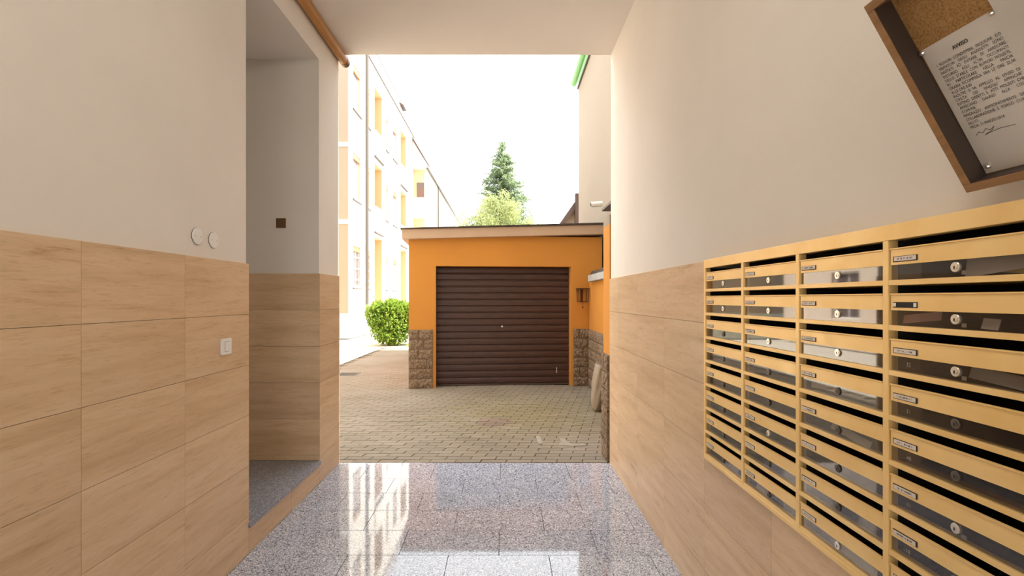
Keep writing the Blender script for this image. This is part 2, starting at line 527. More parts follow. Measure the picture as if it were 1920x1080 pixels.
# cement repair among the pavers
patch = MB()
def slab(pts, z0, z1): patch.prism([(x, y, z0) for x, y in pts], (0, 0, z1 - z0))
slab([(0.36, 5.12), (0.395, 5.12), (0.40, 5.30), (0.385, 5.42), (0.345, 5.40), (0.35, 5.25)], -0.01, 0.0022)
slab([(0.56, 5.08), (0.61, 5.06), (0.70, 5.05), (0.84, 5.06), (0.83, 5.13), (0.69, 5.14), (0.66, 5.22), (0.65, 5.33), (0.59, 5.34), (0.60, 5.22), (0.575, 5.14)], -0.01, 0.0024)
patch.build('cement_patch', M['cement'], court)
dg = thing('drain_grate', 'dark slotted drain grate set in the paving at the left', 'drain', (-3.1, 9.85, 0))
fr = MB()
for a, b, c, d in ((-0.2, 0.2, -0.2, -0.17), (-0.2, 0.2, 0.17, 0.2), (-0.2, -0.17, -0.17, 0.17), (0.17, 0.2, -0.17, 0.17)):
    fr.box(a, b, c, d, -0.01, 0.004)
fr.build('frame', M['iron_grate'], dg)
bar = MB().box(-0.17, 0.17, -0.012, 0.012, -0.008, 0.003).mesh('bar', M['iron_grate'])
for k in range(6): link('bar', bar, dg, (0, -0.14 + k * 0.056, 0))
MB().box(-0.17, 0.17, -0.17, 0.17, -0.011, -0.009).build('pit', M['dark'], dg)

# ------------------------------------------------------------------ split-face stone blocks (shared meshes)
def block_mesh(seed, nx=7, nz=4):
    r = random.Random(seed); mb = MB()
    idx = {}
    for i in range(nx + 1):
        for j in range(nz + 1):
            e = i in (0, nx) or j in (0, nz)
            d = 0 if e else -r.uniform(0.08, 0.34)
            x = i / nx + (0 if e else r.uniform(-.05, .05)); zz = j / nz + (0 if e else r.uniform(-.08, .08))
            idx[i, j] = len(mb.v); mb.v.append((x, d, zz))
    for i in range(nx):
        for j in range(nz):
            mb.f.append((idx[i, j], idx[i + 1, j], idx[i + 1, j + 1], idx[i, j + 1]))
    b = len(mb.v)
    mb.v += [(0, 1, 0), (1, 1, 0), (1, 1, 1), (0, 1, 1)]
    mb.f.append((b + 1, b, b + 3, b + 2))
    mb.f.append(tuple([idx[i, 0] for i in range(nx, -1, -1)] + [b, b + 1]))
    mb.f.append(tuple([idx[i, nz] for i in range(nx + 1)] + [b + 2, b + 3]))
    mb.f.append(tuple([idx[0, j] for j in range(nz + 1)] + [b + 3, b]))
    mb.f.append(tuple([idx[nx, j] for j in range(nz, -1, -1)] + [b + 1, b + 2]))
    return mb.mesh('stone_block', M['stone'])
blocks = [block_mesh(s) for s in range(6)]
def stone_run(parent, length, z_top, rows, bl, depth=0.06, origin=(0, 0, 0), rotz=0.0, plan=None):
    """courses of blocks along local +x, faces towards local -y"""
    h = z_top / rows
    mbed = MB().box(0, length, -0.006, 0.006, 0, z_top - 0.004).build('mortar_bed', M['mortar'], parent)
    mbed.location = origin; mbed.rotation_euler = (0, 0, rotz)
    ca, sa = math.cos(rotz), math.sin(rotz)
    for j in range(rows):
        x = 0.0
        widths = []
        if plan: widths = plan[j % len(plan)]
        else:
            w = bl if j % 2 == 0 else bl * 0.5
            while x < length - 0.01:
                w = min(w, length - x); widths.append(w); x += w; w = bl
        x = 0.0
        for w in widths:
            lx, ly = x + 0.0055, -depth + 0.025
            o = link('stone_block', blocks[rnd.randrange(6)], parent,
                     (origin[0] + lx * ca - ly * sa, origin[1] + lx * sa + ly * ca, origin[2] + j * h + 0.003),
                     (0, 0, rotz), (w - 0.011, depth, h - 0.011))
            x += w

# ------------------------------------------------------------------ garage
GA = math.atan(0.085)
garage = thing('garage', 'orange rendered garage with flat roof and brown metal door', 'garage', (0, 8.43, 0), (0, 0, GA))
GX0, GX1, GD = -1.60, 1.70, 6.0
DX0, DX1, DZ = -1.15, 1.16, 2.05
ghol = [(DX0, DX1, -1, DZ)]
gw = MB()
for c in cells((GX0, GX1, -0.03, 2.56), ghol): gw.box(c[0], c[1], 0, 0.24, c[2], c[3])
gw.box(GX0, GX0 + 0.24, 0.24, GD, -0.03, 2.56).box(GX1 - 0.24, GX1, 0.24, GD, -0.03, 2.56).box(GX0 + .24, GX1 - .24, GD - 0.24, GD, -0.03, 2.56)
gw.build('wall', M['orange'], garage)
# roof slab rises slightly to the right
def roofbox(x0, x1, y0, y1, zl0, zr0, zl1, zr1):
    return [(x0, y0, zl0), (x1, y0, zr0), (x1, y1, zr0), (x0, y1, zl0)], [(x0, y0, zl1), (x1, y0, zr1), (x1, y1, zr1), (x0, y1, zl1)]
def hexa(mb, lo, hi):
    i = len(mb.v); mb.v += lo + hi
    for q in ((0,3,2,1),(4,5,6,7),(0,1,5,4),(1,2,6,5),(2,3,7,6),(3,0,4,7)): mb.f.append(tuple(i + k for k in q))
    return mb
rs = hexa(MB(), *roofbox(GX0 - 0.10, GX1 + 0.04, -0.11, GD + 0.1, 2.485, 2.605, 2.645, 2.765)).build('roof_slab', M['slab_edge'], garage, bevel=0.006)
hexa(MB(), *roofbox(GX0 - 0.125, GX1 + 0.04, -0.135, GD + 0.1, 2.645, 2.765, 2.665, 2.80)).build('roof_felt', M['felt'], garage, bevel=0.005)
gd = MB().box(DX0, DX1, 0.20, 0.215, 0.0, DZ).build('garage_door', M['door'], garage)
ns = 18; sh = (DZ - 0.03) / ns
prof = [(0.2, 0.0), (0.181, 0.003), (0.172, 0.012), (0.170, sh * 0.5), (0.174, sh * 0.80), (0.186, sh * 0.90), (0.189, sh * 0.985), (0.2, sh * 0.99)]
slat_m = MB().prism([(DX0 + 0.004, y, z) for y, z in prof], (DX1 - DX0 - 0.008, 0, 0)).mesh('slat', M['door'])
for k in range(ns): link('slat', slat_m, gd, (0, 0, 0.03 + k * sh))
MB().box(DX0 + .004, DX1 - .004, 0.165, 0.2, 0.003, 0.03).build('bottom_rail', M['brown_metal'], gd, bevel=0.003)
MB().tube([(-0.02, 0.172, 1.02), (-0.02, 0.158, 1.02)], 0.016, 12).build('lock', M['chrome'], gd)
MB().tube([(-0.07, 0.165, 0.06), (-0.07, 0.14, 0.065), (0.03, 0.14, 0.065), (0.03, 0.165, 0.06)], 0.008, 6).build('handle', M['brown_metal'], gd)
MB().box(0.93, 0.945, 0.166, 0.172, 0.20, 0.30).build('scuffed_latch', M['concrete'], gd)
plan_l = [(0.40,), (0.40,), (0.30, 0.10), (0.16, 0.24), (0.25, 0.15), (0.17, 0.23)]
stone_run(garage, 0.40, 0.985, 6, 0.4, 0.045, (GX0, 0.0, 0), plan=plan_l)
stone_run(garage, 0.27, 0.985, 6, 0.4, 0.045, (DX1 + 0.03, 0.0, 0), plan=[(0.27,), (0.11, 0.16), (0.27,), (0.18, 0.09)])

# wire lantern bracket beside the door
ln = thing('wire_lantern', 'rusty iron wire lantern cage on the orange wall right of the garage door', 'lantern', (1.335, 8.54, 1.56), (0, 0, GA))
fr = MB().box(-0.10, 0.10, -0.16, -0.005, 0.10, 0.118)
fr.build('lid', M['rust'], ln)
for sx in (-0.09, 0.09):
    for sy in (-0.15, -0.02):
        MB().tube([(sx, sy, 0.10), (sx * 0.85, sy * 0.95, -0.11)], 0.006, 6).build('bar', M['rust'], ln)
ring = MB()
for a, b in (((-.078, -.142), (.078, -.142)), ((.078, -.142), (.078, -.02)), ((.078, -.02), (-.078, -.02)), ((-.078, -.02), (-.078, -.142))):
    ring.tube([(a[0], a[1], -0.11), (b[0], b[1], -0.11)], 0.006, 6)
ring.build('bottom_ring', M['rust'], ln)
MB().box(-0.02, 0.02, -0.006, 0.002, -0.12, 0.12).build('back_plate', M['rust'], ln)
MB().tube([(0.0, -0.08, -0.11), (0.005, -0.08, -0.16), (0.0, -0.08, -0.2)], 0.004, 5).tube([(0, -0.08, -0.2), (0, -0.08, -0.225)], 0.013, 6).build('hook', M['rust'], ln)

# ------------------------------------------------------------------ boundary wall at the right
BX = 1.463
bw = thing('boundary_wall', 'low orange wall with split stone base and grey coping beside the garage', 'wall', (BX, 6.6, 0))
MB().box(0, 0.25, -1.78, 1.93, -0.03, 1.78).build('wall', M['orange'], bw)
stone_run(bw, 3.6, 0.985, 6, 0.42, 0.045, (0.0, 1.88, 0), -math.pi / 2)
cop = MB().box(-0.075, 0.25, -0.56, 0.56, 1.78, 1.885).mesh('coping_stone', M['concrete'], bevel=0.008)
for yy in (-1.22, -0.085, 1.05): link('coping_stone', cop, bw, (0, yy, 0), scale=(1, 1.0, 1))
fm = MB()
r2 = random.Random(3)
pts = [(-0.05 + 0.012 * r2.random(), 1.57 - k * 0.18, 0) for k in range(18)]
for k in range(17):
    a, b = pts[k], pts[k + 1]
    h0, h1 = 1.885 + r2.uniform(.045, .075), 1.885 + r2.uniform(.045, .075)
    hexa(fm, [(a[0], a[1], 1.885), (0.25, a[1], 1.885), (0.25, b[1], 1.885), (b[0], b[1], 1.885)],
         [(a[0] + .02, a[1], h0), (0.25, a[1], h0), (0.25, b[1], h1), (b[0] + .02, b[1], h1)])
fm.build('mossy_bedding', M['felt'], bw)

pier = thing('wall_pier', 'orange pier with stone base at the right end of the passage', 'pier', (XR - 0.002, YE, 0))
MB().box(0.003, 0.75, 0.002, 0.285, -0.03, 2.185).build('wall', M['orange'], pier)
MB().box(0.003, 0.75, 0.002, 0.285, 2.185, 2.27).build('upper_wall', M['cream'], pier)
stone_run(pier, 0.28, 0.985, 6, 0.4, 0.045, (0.003, 0.285, 0), -math.pi / 2, plan=[(0.28,), (0.14, 0.14)])

# tall neighbouring building
nb = thing('neighbour_building', 'tall blank cream wall with green eave gutter rising behind the garage', 'building', (1.76, 8.0, 0))
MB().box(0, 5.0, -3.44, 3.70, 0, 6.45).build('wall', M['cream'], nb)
MB().box(-0.035, 5.0, -3.44, 3.74, 6.45, 6.49).build('eave_board', M['brown_metal'], nb)
gp = []
for k in range(9):
    t = math.pi + math.pi * k / 8
    gp.append((-0.10 + 0.07 * math.cos(t), -3.44, 6.61 + 0.09 * math.sin(t)))
gp += [(0.02, -3.44, 6.63), (0.02, -3.44, 6.49)][:1]
MB().prism(gp, (0, 7.2, 0)).build('gutter', M['green_gutter'], nb)
MB().prism([(-0.03, -3.44, 6.5), (5, -3.44, 6.5), (5, -3.44, 8.0)], (0, 7.2, 0)).build('roof', M['mansard'], nb)
fp = MB().tube([(0.0, 0.33, 1.62 + 1.48), (-0.30, 0.33, 1.60 + 1.48)], 0.045, 14).build('flue_pipe', M['white_matt'], nb, smooth=False)
MB().tube([(-0.30, 0.33, 3.08), (-0.305, 0.33, 3.0799)], 0.036, 14).build('flue_opening', M['black'], fp)
MB().box(-0.16, 0, -0.55, 0.12, 2.93, 2.97).build('rail', M['brown_metal'], nb)
MB().box(-0.15, 0, -0.55, 0.10, 2.97, 3.2).build('boxed_duct', M['cream'], nb)

# roof of a further house behind the garage
rh = thing('gabled_house', 'dark brown sloping roof of a small house behind the garage', 'house', (1.9, 15.5, 0))
MB().prism([(-1.0, 0, 0), (0.8, 0, 0), (0.8, 0, 5.9), (0.2, 0, 4.95), (-1.0, 0, 2.9)][:2] + [(0.8, 0, 4.6), (0.42, 0, 4.5), (-0.25, 0, 3.55), (-1.0, 0, 2.4)], (0, 3, 0)).build('wall', M['cream'], rh)
MB().prism([(-1.05, -0.15, 2.35), (0.45, -0.15, 4.47), (0.45, -0.15, 4.72), (-1.05, -0.15, 2.55)], (0, 3.3, 0)).build('roof', M['brown_metal'], rh)
MB().box(0.30, 0.62, -0.22, -0.05, 2.5, 4.75).build('downpipe_casing', M['brown_metal'], rh)

# plastic-wrapped roll leaning on the boundary wall
sk = thing('wrapped_sack', 'pale crumpled plastic sack leaning against the stone base of the right wall', 'sack', (1.243, 6.66, 0), (0, R(7), 0))
sb = MB(); rg = []
r2 = random.Random(11)
lev = [(0.0, .055), (0.03, .08), (.12, .105), (.25, .118), (.38, .128), (.5, .122), (.58, .115), (.63, .10), (.60, .085), (.54, .08)]
NJ = 28
pleat = [1 + (0.10 if j % 4 == 0 else -0.07 if j % 4 == 2 else 0) + r2.uniform(-.05, .05) for j in range(NJ)]
for z, r in lev:
    base = len(sb.v)
    for j in range(NJ):
        t = 2 * math.pi * j / NJ + z * 0.8
        rr = r * (1 + (pleat[j] - 1) * min(1, z * 3)) * (1 + r2.uniform(-.03, .03))
        sb.v.append((rr * math.cos(t) * 0.8, rr * math.sin(t) * 1.3, z + (r2.uniform(-.012, .012) if z > .01 else 0)))
    rg.append(base)
for a, b in zip(rg, rg[1:]):
    for j in range(NJ):
        q = (j + 1) % NJ
        sb.f.append((a + j, a + q, b + q, b + j))
sb.f.append(tuple(rg[0] + j for j in reversed(range(NJ))))
so = sb.build('sack_body', M['sack'], sk, smooth=True)
MB().tube([(0, 0, 0.50), (0, 0, 0.575)], [0.05, 0.062], 12).build('dark_mouth', M['dark'], sk)

# ------------------------------------------------------------------ apartment building
ap = thing('apartment_building', 'long pale cream apartment block with loggias at the left of the courtyard', 'building', (-5.8, 18.6, 0))
A0, A1, AH = 0.0, 13.3, 11.85
flo = [(2.03, 3.55), (5.45, 7.15), (8.92, 10.55)]
wcol = [(0.46, 1.45, True), (2.55, 2.89, False), (5.8, 6.26, False), (7.3, 8.24, True)]
lcol = [(3.6, 5.06), (9.2, 10.9)]
lfl = [(0.0, 4.28), (4.6, 7.61), (8.0, 11.05)]
holes = [(a, b, z0, z1) for a, b, _ in wcol for z0, z1 in flo] + [(a, b, z0, z1) for a, b in lcol for z0, z1 in lfl]
fw = MB()
for c in cells((A0, A1, 0, AH), holes): fw.box(-0.04, 0, *c)
fw.box(-9.5, -0.32, A1 - 0.3, A1, 0, AH)
MB().box(-9.5, -0.04, 0.0, 0.3, 0, AH).build('end_wall', M['facade_shade'], ap)  # same building in shade, darkened through its render
fw.build('wall', M['facade'], ap)
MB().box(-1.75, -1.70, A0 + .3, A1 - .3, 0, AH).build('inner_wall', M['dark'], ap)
rev = MB()
for a, b, wide in wcol:
    for k, (z0, z1) in enumerate(flo):
        w = MB()
        for c in cells((a, b, z0, z1), [(a + .05, b - .05, z0 + .05, z1 - .05)]): w.box(-0.14, -0.10, *c)
        for c in cells((a - .06, b + .06, z0 - .06, z1 + .06), [(a, b, z0, z1)]): rev.box(-0.24, -0.041, *c)
        wo = w.build('window', M['shutter_far'] if k == 0 else M['facade'], ap)
        MB().box(-0.13, -0.12, a + .05, b - .05, z0 + .05, z1 - .05).build('pane', M['glass_far'] if k == 0 else M['blind_far'], wo)
        MB().box(-0.098, -0.03, a, b, z1 - 0.2, z1 - 0.001).build('shutter_box', M['frame_wood'], wo)
        if k == 0:
            g = MB()
            nbar = 5 if wide else 2
            for q in range(nbar):
                yy = a + (q + .5) * (b - a) / nbar
                g.box(-0.06, -0.045, yy - 0.012, yy + 0.012, z0, z1 - 0.22)
            for q in range(3):
                zz = z0 + (q + .5) * (z1 - z0 - .2) / 3
                g.box(-0.064, -0.04, a, b, zz - 0.02, zz + 0.02)
            g.build('window_grille', M['iron_far'], wo)
        MB().box(-0.1, 0.06, a - 0.06, b + 0.06, z0 - 0.16, z0 - 0.10).build('window_sill', M['sill_far'], wo)
rev.build('window_reveals', M['ochre'], ap)
for a, b in lcol:
    for k, (z0, z1) in enumerate(lfl):
        lo = MB().box(-1.6, -1.5, a - .05, b + .05, z0, z1).box(-1.6, -0.041, a - .06, a - .001, z0, z1).box(-1.6, -0.041, b + .001, b + .06, z0, z1)
        lo.box(-1.6, -0.041, a - .05, b + .05, z1 + .001, z1 + .08).box(-1.6, -0.041, a - .05, b + .05, z0 - .08, z0 - .001)
        lob = lo.build('loggia', M['ochre'], ap)
        if k:
            MB().box(-0.03, 0.08, a - .04, b + .04, z0 - 0.1, z0 + 1.05).build('parapet', M['facade'], lob)
            MB().box(-0.03, 0.10, a - .06, b + .06, z0 - 0.16, z0 - 0.10).build('balcony_edge', M['sill_far'], lob)
MB().tube([(0.07, 2.2, 0.95), (0.07, 2.2, AH)], 0.06, 8).build('downpipe', M['pale_pipe'], ap)
# camera-facing end with a paler band and stone base
MB().box(-3.0, -0.02, -0.05, -0.002, 0.0, 0.95).build('stone_base', M['stone_pale'], ap)
for zz in (4.3, 7.2): MB().box(-3.0, 0.0, -0.03, -0.002, zz, zz + 0.16).build('string_course', M['white_matt'], ap)
MB().box(-0.02, 0.05, -0.1, A1, AH - 0.01, AH + 0.05).build('gutter', M['pale_pipe'], ap)
MB().prism([(0.0, 0, AH + 0.05), (-0.5, 0, AH + 1.75), (-9.5, 0, AH + 2.3), (-9.5, 0, AH)], (0, A1, 0)).build('mansard_roof', M['mansard'], ap)
MB().box(-0.55, -0.47, 0, A1, AH + 1.72, AH + 1.78).build('roof_flashing', M['pale_pipe'], ap)
for yy in (3.2, 10.2):
    d = MB().prism([(-0.03, yy, AH + .9), (-0.8, yy, AH + 1.5), (-0.8, yy, AH + .9)], (0, 1.0, 0)).build('dormer', M['brown_metal'], ap)
# second wing, projecting further
w2 = thing('apartment_wing', 'farther projecting wing of the pale apartment block with white corner balcony', 'building', (-4.9, 31.9, 0))
W2H = 9.75
MB().box(-5, 0, 0, 22, 0, W2H).build('wall', M['facade'], w2)
MB().box(-0.88, -0.22, -0.03, -0.002, 3.8, W2H).build('loggia_back', M['ochre'], w2)
wo = MB().box(-0.70, -0.22, -0.07, -0.031, 7.9, 8.95).build('window', M['glass_far'], w2)
MB().box(-0.66, -0.26, -0.075, -0.071, 7.95, 8.6).build('pane', M['shutter_far'], wo)
bal = MB().box(-0.88, -0.06, -0.8, -0.002, 6.65, 6.78).build('balcony', M['white_matt'], w2)
MB().box(-0.88, -0.06, -0.8, -0.74, 6.78, 7.85).box(-0.12, -0.06, -0.74, -0.002, 6.78, 7.85).build('balcony_parapet', M['white_matt'], bal)
MB().prism([(0.15, 0.01, W2H), (-0.95, 0.01, W2H + 2.0), (-5, 0.01, W2H + 2.6), (-5, 0.01, W2H)], (0, 22, 0)).prism([(0.15, -0.6, W2H), (-0.88, -0.6, W2H + 1.85), (-0.88, -0.6, W2H)], (0, 0.6, 0)).build('mansard_roof', M['mansard'], w2)
MB().prism([(0.2, -0.66, W2H - .02), (0.2, -0.66, W2H + .12), (-0.88, -0.66, W2H + 2.0), (-0.88, -0.66, W2H + 1.75)], (0, 0.06, 0)).build('barge_board', M['brown_metal'], w2)
MB().box(0.0, 0.12, -0.6, 22, W2H - .05, W2H + .02).build('gutter', M['pale_pipe'], w2)
MB().tube([(0.05, 4.8, 0), (0.05, 4.8, W2H)], 0.05, 8).build('downpipe', M['pale_pipe'], w2)
for yy in (9.5, 12.0, 15.0):
    lo = MB().box(-0.02, 0.012, yy, yy + 1.6, 7.0, 9.2).build('window', M['glass_far'], w2)
    MB().box(0.0, 0.05, yy - .1, yy + 1.7, 6.8, 6.95).build('window_sill', M['sill_far'], lo)

# unseen house added to bounce sunlight inside and brighten the pane reflections
ch = thing('added_bounce_house', 'unseen peach house added left of the courtyard to bounce sunlight and mirror in the mailbox panes', 'house', (-8.2, 11.5, 0))
chole = [(-4.6, -3.4, 0.9, 2.3), (-1.2, 0.0, 0.9, 2.3), (2.6, 3.8, 0.9, 2.3), (-4.6, -3.4, 3.9, 5.3), (-1.2, 0.0, 3.9, 5.3), (2.6, 3.8, 3.9, 5.3)]
cw = MB()
for c in cells((-6.4, 6.4, 0, 6.6), chole): cw.box(-0.3, 0, *c)
cw.build('wall', M['peach'], ch)
for h in chole:
    w = MB().box(-0.22, -0.14, h[0], h[1], h[2], h[3]).build('window', M['white_matt'], ch)
    for q in range(2):
        y0 = h[0] + 0.06 + q * 0.57
        MB().box(-0.15, -0.13, y0, y0 + 0.51, h[2] + 0.06, h[3] - 0.06).build('pane', M['glass_far'], w)
MB().prism([(0.25, -6.5, 6.6), (-2.5, -6.5, 8.0), (-2.5, -6.5, 6.6)], (0, 13, 0)).build('roof', M['brown_metal'], ch)

# ------------------------------------------------------------------ planting
def leaf_quad(mb, c, d, up, L, W):
    d = d.normalized(); s = d.cross(up)
    if s.length < 1e-4: s = d.orthogonal()
    s.normalize(); nrm = s.cross(d)
    p0 = c; p1 = c + d * L * .45 + s * W * .5 + nrm * L * .06; p2 = c + d * L; p3 = c + d * L * .45 - s * W * .5 + nrm * L * .06
    i = len(mb.v); mb.v += [tuple(p0), tuple(p1), tuple(p2), tuple(p3)]
    mb.f += [(i, i + 1, i + 2), (i, i + 2, i + 3)]
def rv(r): 
    while True:
        v = Vector((r.uniform(-1, 1), r.uniform(-1, 1), r.uniform(-1, 1)))
        if 0.05 < v.length < 1: return v.normalized()
def raw(mb, name, m, parent):
    me = bpy.data.meshes.new(name); me.from_pydata(mb.v, [], mb.f); me.materials.append(m)
    return link(name, me, parent)
# laurel bush
r2 = random.Random(21)
bush = thing('laurel_bush', 'rounded bright green leafy bush at the left corner of the garage', 'bush', (-3.72, 16.4, -0.03))
st = MB()
for k in range(7):
    a = k * 0.9; st.tube([(0.1 * math.cos(a), 0.1 * math.sin(a), 0), (0.35 * math.cos(a), 0.35 * math.sin(a), .6), (.55 * math.cos(a), .5 * math.sin(a), 1.1)], [.025, .018, .008], 5)
st.build('stem', M['bark'], bush)
bl = MB()
lobes = [(Vector((0, 0, .74)), .66), (Vector((-.42, 0, .98)), .42), (Vector((.4, .1, .98)), .44), (Vector((.05, -.1, 1.12)), .36), (Vector((.08, 0, .46)), .56), (Vector((-.2, -.1, .6)), .5), (Vector((.75, .2, .85)), .5)]
for k in range(13000):
    c, rad = lobes[r2.randrange(len(lobes))]
    v = rv(r2); p = c + v * rad * r2.uniform(.6, 1.05)
    if p.z < .04: continue
    d = (v * .6 + rv(r2) * .8 + Vector((0, 0, .35)))
    leaf_quad(bl, p, d, Vector((0, 0, 1)), r2.uniform(.08, .16), r2.uniform(.045, .08))
raw(bl, 'foliage', M['leaf_bush'], bush)['kind'] = 'stuff'
# grass tuft beside it
gr = MB()
for k in range(1500):
    p = Vector((r2.uniform(-3.1, -1.9), r2.uniform(15.6, 17.2), -.035))
    leaf_quad(gr, p, Vector((r2.uniform(-.4, .4), r2.uniform(-.4, .4), 1)), Vector((0, 1, 0)), r2.uniform(.05, .14), .02)
go = raw(gr, 'grass', M['grass'], None); tag(go, 'small patch of grass between bush and garage', 'grass', kind='stuff')

# fir tree
fir = thing('fir_tree', 'tall dark green conifer rising behind the garage', 'tree', (0.0, 40.0, 0))
FH = 14.1
MB().tube([(0, 0, 0), (0.05, 0, 7), (-.15, 0, FH)], [.22, .14, .02], 8).build('trunk', M['bark'], fir)
fl = MB()
z = 4.2
while z < FH:
    t = (z - 4.2) / (FH - 4.2)
    Lm = 3.3 * (1 - t) ** 0.8 + 0.22
    nbk = 16 if t < .9 else 8
    for k in range(nbk):
        a = r2.uniform(0, 2 * math.pi)
        L = Lm * r2.uniform(.62, 1.12)
        out = Vector((math.cos(a), math.sin(a), 0))
        n = max(4, int(L * 15))
        for j in range(n):
            s = (j + r2.random()) / n
            p = Vector((-.15 * t, 0, z)) + out * L * s + Vector((0, 0, .25 * L * s * s - .18 * L * s))
            side = out.cross(Vector((0, 0, 1))) * r2.choice((-1, 1))
            for q in range(3):
                d = out * .7 + side * r2.uniform(.2, 1) + Vector((0, 0, r2.uniform(-.8, .35)))
                leaf_quad(fl, p + rv(r2) * .07, d, Vector((0, 0, 1)), r2.uniform(.2, .42) * (1.1 - .35 * t), .085)
    z += .23
raw(fl, 'foliage', M['leaf_fir'], fir)['kind'] = 'stuff'
# pale broadleaf tree in front
bt = thing('broadleaf_tree', 'pale yellow-green leafy tree in front of the conifer', 'tree', (-0.25, 34.0, 0))
MB().tube([(0, 0, 0), (.1, 0, 3.5), (0, 0, 7)], [.2, .13, .03], 8).build('trunk', M['bark'], bt)
bf = MB()
for k in range(105):
    x = r2.uniform(-3.0, 2.6)
    zt = 8.7 - 0.30 * abs(x) ** 1.7 + r2.uniform(-.9, .35)
    c = Vector((x, r2.uniform(-1.2, 1.2), r2.uniform(4.5, max(4.8, zt - .3))))
    rad = r2.uniform(.35, .7)
    for j in range(170):
        v = rv(r2)
        leaf_quad(bf, c + v * rad * r2.uniform(.3, 1.1), rv(r2) + v * .5, Vector((0, 0, 1)), r2.uniform(.12, .22), r2.uniform(.05, .09))
raw(bf, 'foliage', M['leaf_pale'], bt)['kind'] = 'stuff'

# ------------------------------------------------------------------ text helper
def text_mesh(words_lines, size, name, m, parent, basis, flush=None, zoff=0.0):
    """lines: list of (text, u, v, width or None, align); laid out in the plane given by basis (origin, u, v, n)"""
    O, U, V, Nn = basis
    mb = MB()
    for txt, u0, v0, width, sz, squash in words_lines:
        words = txt.split(' ') if width else [txt]
        ms = []
        for w in words:
            cu = bpy.data.curves.new('t', 'FONT'); cu.body = w; cu.size = sz; cu.resolution_u = 2
            ob = bpy.data.objects.new('t', cu)
            me = bpy.data.meshes.new_from_object(ob)
            xs = [v.co.x for v in me.vertices] or [0, 0]
            ms.append((me, min(xs), max(xs) - min(xs)))
            bpy.data.objects.remove(ob); bpy.data.curves.remove(cu)
        sq = squash
        tot = sum(q[2] for q in ms) * sq
        gap = sz * .3 * sq
        if width:
            if len(ms) > 1:
                gap = (width - tot) / (len(ms) - 1)
                if gap < sz * .2 * sq:
                    sq *= width / (tot + sz * .25 * sq * (len(ms) - 1)); tot = sum(q[2] for q in ms) * sq
                    gap = (width - tot) / (len(ms) - 1)
        x = u0
        for me, x0, wd in ms:
            i = len(mb.v)
            for v in me.vertices:
                mb.v.append(tuple(O + U * (x + (v.co.x - x0) * sq) + V * (v0 + v.co.y) + Nn * zoff))
            for p in me.polygons: mb.f.append(tuple(i + q for q in p.vertices))
            x += wd * sq + gap
            bpy.data.meshes.remove(me)
    me = bpy.data.meshes.new(name); me.from_pydata(mb.v, [], mb.f); me.materials.append(m)
    return link(name, me, parent)

# ------------------------------------------------------------------ mailbox bank
XF = 0.945                                         # face plane
bank = thing('mailbox_bank', 'gold metal bank of apartment mailboxes set into the right wall', 'mailboxes', (XF, 1.592, MZ0))
OY, OZ = 1.592, MZ0
def bx(mb, x0, x1, y0, y1, z0, z1): return mb.box(x0 - XF, x1 - XF, y0 - OY, y1 - OY, z0 - OZ, z1 - OZ)
DVC = [2.328, 1.960, 1.592, 1.224, 0.856]
Z0S, PITCH = 1.642, 0.1096
ZB = Z0S - 8 * PITCH
f = MB()
bx(f, XF - 0.004, XR + 0.0005, MY0, MY1, Z0S, MZ1); f.build('top_rail', M['brass'], bank, bevel=0.0015)
f = MB(); bx(f, XF - 0.004, XR + 0.0005, MY0, MY1, MZ0, ZB + 0.001); f.build('bottom_rail', M['brass'], bank, bevel=0.0015)
dv = MB().box(-0.004, 0.2, -0.009, 0.009, ZB + 0.001 - OZ, Z0S - OZ).mesh('divider', M['brass'], bevel=0.0015)
for c in DVC: link('divider', dv, bank, (0, c - OY, 0))
bb = MB(); bx(bb, XF + 0.21, XF + 0.222, MY0 + .014, MY1 - .014, MZ0 + .014, MZ1 - .014); bb.build('back_panel', M['dark'], bank)
W = 0.368 - 0.018
# shared meshes, origin at box centre line / slot top
flap_m = MB().prism([(0.002, -W/2 + .003, -0.0195), (-0.0035, -W/2 + .003, -0.0200), (-0.0035, -W/2 + .003, -0.0225), (-0.0005, -W/2 + .003, -0.0245), (-0.0005, -W/2 + .003, -0.0605), (0.0025, -W/2 + .003, -0.0605)], (0, W - .006, 0)).mesh('flap', M['brass'])
shelf_m = MB().box(-0.003, 0.2, -W/2, W/2, -PITCH, -PITCH + 0.0128).mesh('shelf', M['brass'], bevel=0.001)
pane_m = MB().box(0.004, 0.0065, -W/2 + .001, W/2 - .001, -PITCH + 0.0128, -0.058).mesh('window_pane', M['smoked'])
liner_m = MB().box(0.02, 0.2, -W/2, -W/2 + .001, -PITCH + .013, -.0005).box(0.02, 0.2, W/2 - .001, W/2, -PITCH + .013, -.0005).box(0.02, 0.2, -W/2 + .001, W/2 - .001, -PITCH + .0129, -PITCH + .0139).mesh('liner', M['dark'])
